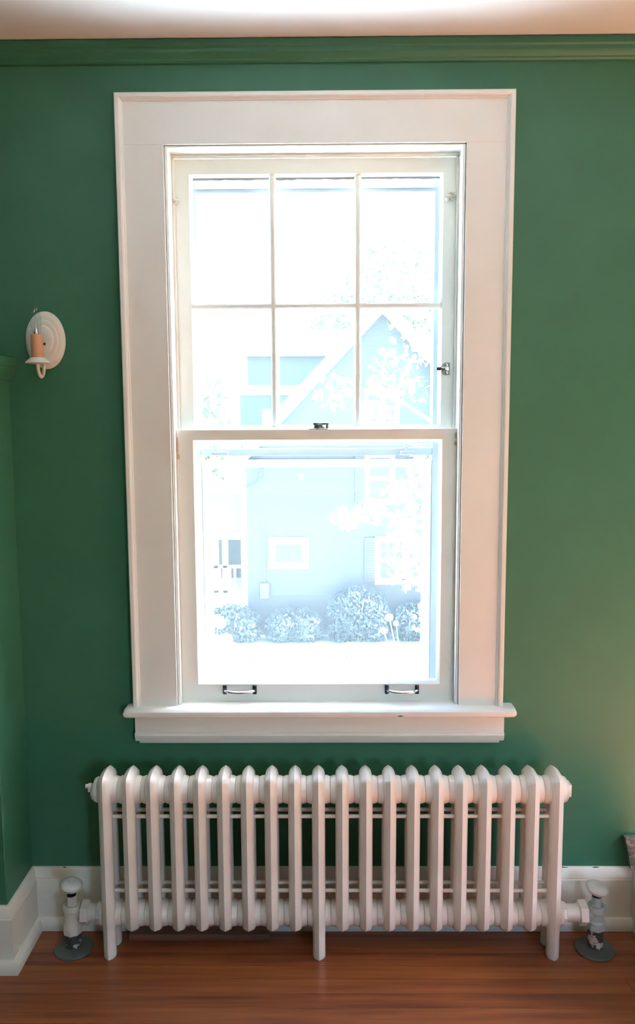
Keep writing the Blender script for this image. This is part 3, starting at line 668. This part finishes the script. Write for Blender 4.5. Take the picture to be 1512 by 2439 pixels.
def far_window(x0, x1, z0, z1, fr, mull=(), rail=True, lites=None):
    b = B(); frame(b, x0, x1, z0, z1, HY-0.075, HY, fr, fr, fr*1.15, fr*1.15, 0.01)
    f = obj('window', b, OUTW, nh, sharp=25)
    xs = [x0+fr]+[m for m in mull]+[x1-fr]
    for i in range(len(xs)-1):
        a = xs[i]+(0.10 if i else 0); c = xs[i+1]-(0.10 if i < len(xs)-2 else 0)
        b = B(); add_box(b, a, c, HY-0.04, HY-0.028, z0+fr, z1-fr); obj('pane', b, OUTG, f)
        if rail:
            b = B(); zm = (z0+z1)/2; add_box(b, a, c, HY-0.06, HY-0.03, zm-0.05, zm+0.05); obj('meeting_rail', b, OUTW, f)
        if lites:
            b = B()
            for q in range(1, lites): add_box(b, a+(c-a)*q/lites-0.018, a+(c-a)*q/lites+0.018, HY-0.055, HY-0.03, (z0+z1)/2, z1-fr)
            zq = ((z0+z1)/2+z1-fr)/2; add_box(b, a, c, HY-0.055, HY-0.03, zq-0.018, zq+0.018); obj('glazing_bar', b, OUTW, f)
    for m in mull:
        b = B(); add_box(b, m-0.10, m+0.10, HY-0.075, HY, z0+fr*.8, z1-fr*.8); obj('mullion', b, OUTW, f)
def shutter(x0, x1, z0, z1):
    b = B(); add_box(b, x0, x1, HY-0.06, HY-0.015, z0, z1)
    n_ = int((z1-z0)/0.07)
    for i in range(n_): zz = z0+0.05+(z1-z0-0.1)*i/n_; add_box(b, x0+0.035, x1-0.035, HY-0.072, HY-0.055, zz, zz+0.045)
    obj('shutter', b, SHUT, nh)
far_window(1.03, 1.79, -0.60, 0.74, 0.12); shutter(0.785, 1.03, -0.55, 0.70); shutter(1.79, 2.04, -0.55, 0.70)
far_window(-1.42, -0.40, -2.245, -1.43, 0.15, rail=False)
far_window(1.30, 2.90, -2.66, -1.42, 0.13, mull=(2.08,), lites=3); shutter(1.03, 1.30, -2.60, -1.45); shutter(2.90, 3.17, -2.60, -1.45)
far_window(0.99, 1.90, 1.35, 2.33, 0.12)
b = B(); add_box(b, -1.66, -1.42, HY-0.13, HY-0.02, -3.02, -2.62, 0.01, 1); add_tube(b, [(-1.54, HY-0.05, -2.62), (-1.54, HY-0.05, -1.0)], 0.018, 8); obj('meter_box', b, BOX, nh)
b = B(); add_lathe(b, [(0.055, HY-0.06), (0.05, HY-0.075), (0.03, HY-0.08)], (-0.59, 0, 0.15), 'Y', 14); add_box(b, -0.645, -0.535, HY-0.06, HY-0.02, 0.03, 0.2, 0.01, 1); obj('wall_vent', b, OUTW, nh)
b = B(); pts = []
for i in range(17):
    t = i/16; pts.append((-2.05+0.48*math.sin(t*PI/2), HY-0.07, -0.12+0.42*(1-math.cos(t*PI/2))))
add_tube(b, pts, 0.022, 8); add_box(b, -1.64, -1.54, HY-0.09, HY-0.03, 0.10, 0.34, 0.01, 1); obj('service_cable', b, CABLEM, nh)
# back porch beside it
po = thing('porch', (-3.1, HY+1.0, GZ), 'white back porch with railing and pale clapboard above, beside the grey teal house', 'porch')
PX0, PX1, PY = -4.6, -2.14, HY+0.1
clapboards(po, 'siding_board', PALE, lambda z: PX0, lambda z: PX1, -1.33, -0.30, PY, 0.085)
b = B(); add_box(b, PX0, PX1, PY+0.02, PY+2.6, -1.33, -0.30); obj('upper_wall', b, PALE, po)
b = B(); add_box(b, PX0-0.1, PX1, PY-0.12, PY+2.7, -0.30, -0.20); obj('roof_edge', b, OUTW, po)
b = B(); add_box(b, PX0, PX1, PY-0.06, PY+0.1, -1.50, -1.33); obj('beam', b, OUTW, po)
b = B(); add_box(b, PX0, PX1, PY-0.05, PY+2.6, -3.10, -2.98); obj('deck', b, OUTW, po)
for x in (-2.80, -2.56): b = B(); add_box(b, x-0.07, x+0.07, PY-0.04, PY+0.10, -2.98, -1.50, 0.008, 1); obj('post', b, OUTW, po)
for z in (-2.25, -2.90): b = B(); add_box(b, PX0, PX1, PY-0.04, PY+0.04, z, z+0.07); obj('rail', b, OUTW, po)
x = PX0+0.08
while x < PX1-0.05: b = B(); add_box(b, x-0.028, x+0.028, PY-0.025, PY+0.025, -2.84, -2.25); obj('baluster', b, OUTW, po); x += 0.13
b = B(); add_box(b, PX0, PX1, PY+2.4, PY+2.6, -2.98, -1.33); obj('back_wall', b, SIDING, po)
b = B(); add_box(b, PX0, PX1, PY+0.05, PY+0.09, GZ, -3.10); obj('skirt', b, OUTW, po)
# taller house farther back
hb = thing('far_house', (-2.0, 27, GZ), 'grey house with white frieze board rising behind the near roof', 'house')
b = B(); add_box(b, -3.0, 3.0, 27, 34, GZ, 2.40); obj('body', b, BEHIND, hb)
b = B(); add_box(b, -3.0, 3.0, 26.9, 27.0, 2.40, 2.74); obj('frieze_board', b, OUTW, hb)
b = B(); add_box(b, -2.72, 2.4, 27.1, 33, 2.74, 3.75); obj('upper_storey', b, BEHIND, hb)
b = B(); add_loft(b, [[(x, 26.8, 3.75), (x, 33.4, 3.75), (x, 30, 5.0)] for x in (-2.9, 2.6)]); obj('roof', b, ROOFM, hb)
b = B(); add_box(b, -2.2, -1.4, 26.95, 27.02, 0.6, 1.9); obj('window', b, OUTW, hb)

# unseen house, added to keep the low sky out of the side opening
sh = thing('sky_blocking_house', (9.0, -2.0, GZ), 'unseen brown gabled house added to block low sky beyond the side opening', 'house')
b = B(); add_box(b, 6.4, 11.6, -9.0, 0.4, GZ, 2.6); obj('body', b, BLOCKH, sh)
b = B(); add_loft(b, [[(6.0, y, 2.45), (9.0, y, 5.6), (12.0, y, 2.45), (12.0, y, 2.6), (9.0, y, 5.8), (6.0, y, 2.6)] for y in (-9.4, 0.8)]); obj('roof', b, ROOFM, sh)
b = B(); add_loft(b, [[(6.4, y, 2.6), (11.6, y, 2.6), (9.0, y, 5.5)] for y in (-9.0, 0.4)]); obj('gable', b, BLOCKH, sh)

# plants
def leaves(name, mat, blobs, parent, size, flat=0.6, rnd=None):
    rnd = rnd or random.Random(3); vs = []; fs = []
    for cx, cy, cz, rx, ry, rz, n_ in blobs:
        for _ in range(n_):
            while True:
                p = Vector((rnd.uniform(-1, 1), rnd.uniform(-1, 1), rnd.uniform(-1, 1)))
                if 0.15 < p.length < 1: break
            c = Vector((cx+p.x*rx, cy+p.y*ry, cz+p.z*rz)); s = size*rnd.uniform(0.7, 1.3)
            if c.z < GZ+0.03: c.z = GZ+0.03+rnd.random()*0.1
            e = Euler((rnd.uniform(-1, 1)*flat*PI/2, rnd.uniform(-1, 1)*flat*PI/2, rnd.uniform(0, 2*PI))).to_matrix()
            k = len(vs)
            for q in ((-.5, 0, 0), (-.12, -.32, .04), (.28, -.24, .02), (.5, 0, -.05), (.28, .24, .02), (-.12, .32, .04)): vs.append(c+e @ (Vector(q)*s))
            fs += [(k, k+1, k+2, k+3), (k, k+3, k+4, k+5)]
    me = bpy.data.meshes.new(name); me.from_pydata(vs, [], fs); me.materials.append(mat)
    o = bpy.data.objects.new(name, me); C.objects.link(o)
    if parent: attach(o, parent)
    o['kind'] = 'stuff'; return o
def tree(loc, label, trunk, branches, blobs, mat, size, seed):
    t = thing('tree', loc, label, 'tree')
    b = B(); add_tube(b, trunk[0], trunk[1], 10); obj('trunk', b, BARK, t)
    for pts, r in branches: b = B(); add_tube(b, pts, r, 7); obj('branch', b, BARK, t)
    leaves('foliage', mat, blobs, t, size, 0.75, random.Random(seed)); return t
TY = 9.0
bl_ = [(0.13, TY+.2, 1.99, .30, .4, .28, 60), (.33, TY, .20, .26, .3, .16, 70), (.70, TY+.1, .27, .26, .3, .20, 80), (1.20, TY, .10, .34, .4, .34, 190), (1.15, TY+.2, .55, .34, .4, .2, 120), (1.24, TY, -.50, .36, .4, .36, 150), (1.42, TY, .95, .28, .4, .3, 100), (1.05, TY+.2, 2.15, .50, .6, .45, 130), (1.38, TY, 2.8, .5, .6, .5, 120), (1.35, TY, 3.45, .45, .6, .40, 90), (1.55, TY, 4.05, .4, .6, .45, 60), (.70, TY, 1.62, .3, .4, .3, 80), (1.52, TY, -1.30, .26, .3, .35, 80), (-.28, TY+.2, 3.40, .16, .2, .14, 14), (-.06, TY+.2, 3.95, .18, .2, .1, 10), (2.4, TY, 1.5, .9, 1.2, 1.5, 420), (2.6, TY, 4.0, .9, 1.2, 1.3, 300)]
tree((2.9, TY, GZ), 'leafy maple whose thin branches cross in front of the grey teal house', ([(2.9, TY, GZ), (2.88, TY, -1.0), (2.75, TY, 1.5), (2.7, TY, 4.5)], [.17, .15, .11, .05]),
     [([(2.85, TY, -.8), (2.0, TY, .1), (1.2, TY, .25), (.3, TY, .22)], [.05, .035, .02, .008]), ([(2.8, TY, .6), (2.0, TY, 1.2), (1.0, TY+.1, 1.9), (.1, TY+.2, 2.0)], [.05, .035, .02, .008]),
      ([(2.75, TY, 1.4), (2.0, TY, 2.3), (1.4, TY, 3.0), (1.2, TY, 3.7)], [.05, .035, .02, .01]), ([(2.86, TY, -1.2), (2.0, TY, -.6), (1.3, TY, -.5)], [.05, .03, .01]), ([(2.7, TY, 2.4), (1.2, TY+.1, 3.1), (-.3, TY+.2, 3.5)], [.04, .02, .006]),
      ([(2.85, TY, -.2), (1.9, TY-.1, .75), (1.2, TY-.1, .9)], [.035, .02, .008])], bl_, LEAF, 0.115, 5)
tree((-5.2, 22, GZ), 'rounded green tree behind the porch roof', ([(-5.2, 22, GZ), (-5.1, 22, -1), (-5.0, 22, 1.2)], [.2, .16, .1]),
     [([(-5.1, 22, -1), (-4.2, 22, .2), (-3.5, 22, .9)], [.08, .05, .02])],
     [(-3.9, 22, 1.0, 1.3, 1.2, 1.5, 420), (-4.1, 22, -.2, 1.2, 1.0, .8, 240), (-5.4, 22, 1.6, 1.5, 1.4, 1.6, 500), (-3.4, 22, 2.2, .9, .9, .8, 130)], LEAF2, 0.22, 9)
tree((4.5, 37, GZ), 'tall pale tree standing behind the roofs', ([(4.5, 37, GZ), (4.5, 37, 3), (4.4, 37, 9)], [.35, .26, .12]),
     [([(4.5, 37, 3), (2.7, 37, 5.6), (1.5, 37, 6.5)], [.14, .08, .03])],
     [(3.7, 37, 7.9, 2.7, 2.2, 2.4, 700), (1.2, 37, 6.2, 2.0, 1.6, 1.6, 320), (5.5, 37, 5.5, 2.0, 1.8, 2.2, 420)], LEAF2, 0.34, 11)
def shrub(x, y, rx, rz, label, n_, seed, size=0.085):
    t = thing('hedge_shrub', (x, y, GZ), label, 'shrub', 'shrubs along the foot of the grey teal house')
    b = B()
    for k in range(5):
        a = 2*PI*k/5; add_tube(b, [(x+.05*math.cos(a), y+.05*math.sin(a), GZ), (x+rx*.3*math.cos(a), y+.2*math.sin(a), GZ+rz*.5), (x+rx*.6*math.cos(a), y+.3*math.sin(a), GZ+rz*.8)], [.02, .015, .006], 6)
    obj('stem', b, BARK, t)
    leaves('foliage', HEDGE, [(x, y, GZ+rz*.48, rx, .42, rz*.52, n_), (x-rx*.4, y, GZ+rz*.42, rx*.6, .4, rz*.42, n_//2), (x+rx*.4, y, GZ+rz*.42, rx*.6, .4, rz*.42, n_//2), (x-rx*.52, y, GZ+.24, rx*.50, .42, .26, n_//3), (x+rx*.52, y, GZ+.24, rx*.50, .42, .26, n_//3)], t, size, 1.0, random.Random(seed))
shrub(-2.31, 17.72, 0.74, 0.98, 'rounded dark shrub nearest the porch railing', 1500, 21)
shrub(-0.76, 17.74, 0.77, 0.88, 'low dark shrub under the small framed window', 1600, 22)
shrub(0.84, 17.76, 0.82, 1.42, 'tallest dark shrub between the small window and the wide one', 2200, 23)
shrub(2.40, 17.80, 0.74, 1.02, 'dark shrub below the wide shuttered window', 1100, 24)
def flower(x, y, h, label, blooms, pm, seed, leafn):
    t = thing('flower_plant', (x, y, GZ), label, 'flower'); rnd = random.Random(seed)
    b = B()
    for bx, by, bz, r in blooms: add_tube(b, [(x, y, GZ), (x+(bx-x)*.3, y+(by-y)*.3, GZ+(bz-GZ)*.55), (bx, by, bz)], [.018, .013, .008], 6)
    obj('stem', b, GRN, t)
    for bx, by, bz, r in blooms:
        o = leaves('bloom', pm, [(bx, by, bz, r, r, r*.8, 70)], t, r*.55, 1.0, rnd); del o['kind']
    if leafn: leaves('foliage', GRN, [(x, y, GZ+h*.40, .30, .3, h*.40, leafn)], t, 0.15, .8, rnd)
flower(-2.02, 12.2, 1.6, 'tall plant with pink and yellow flower heads at the corner of the pane', [(-1.95, 12.2, -2.10, .15), (-1.80, 12.2, -2.42, .13), (-2.02, 12.2, -2.45, .14), (-1.66, 12.15, -2.55, .09)], FLW, 31, 190)
flower(1.45, 12.0, 1.5, 'thin stemmed plant with small orange flower heads in front of the shrubs', [(1.17, 12.0, -1.97, .075), (1.07, 12.0, -2.22, .07), (1.30, 12.05, -2.10, .05)], FLO, 33, 40)
o = leaves('ground_cover', LEAF2, [(-.3+dx, 16.0+dy, GZ+.05, .75, .35, .08, 70) for dx, dy in ((-1.6, .1), (-.7, -.15), (.3, .2), (1.2, -.05), (2.1, .15))], None, 0.10, 0.4, random.Random(8))
tag(o, 'sparse low green leaves growing in the sunlit lawn', 'plants')
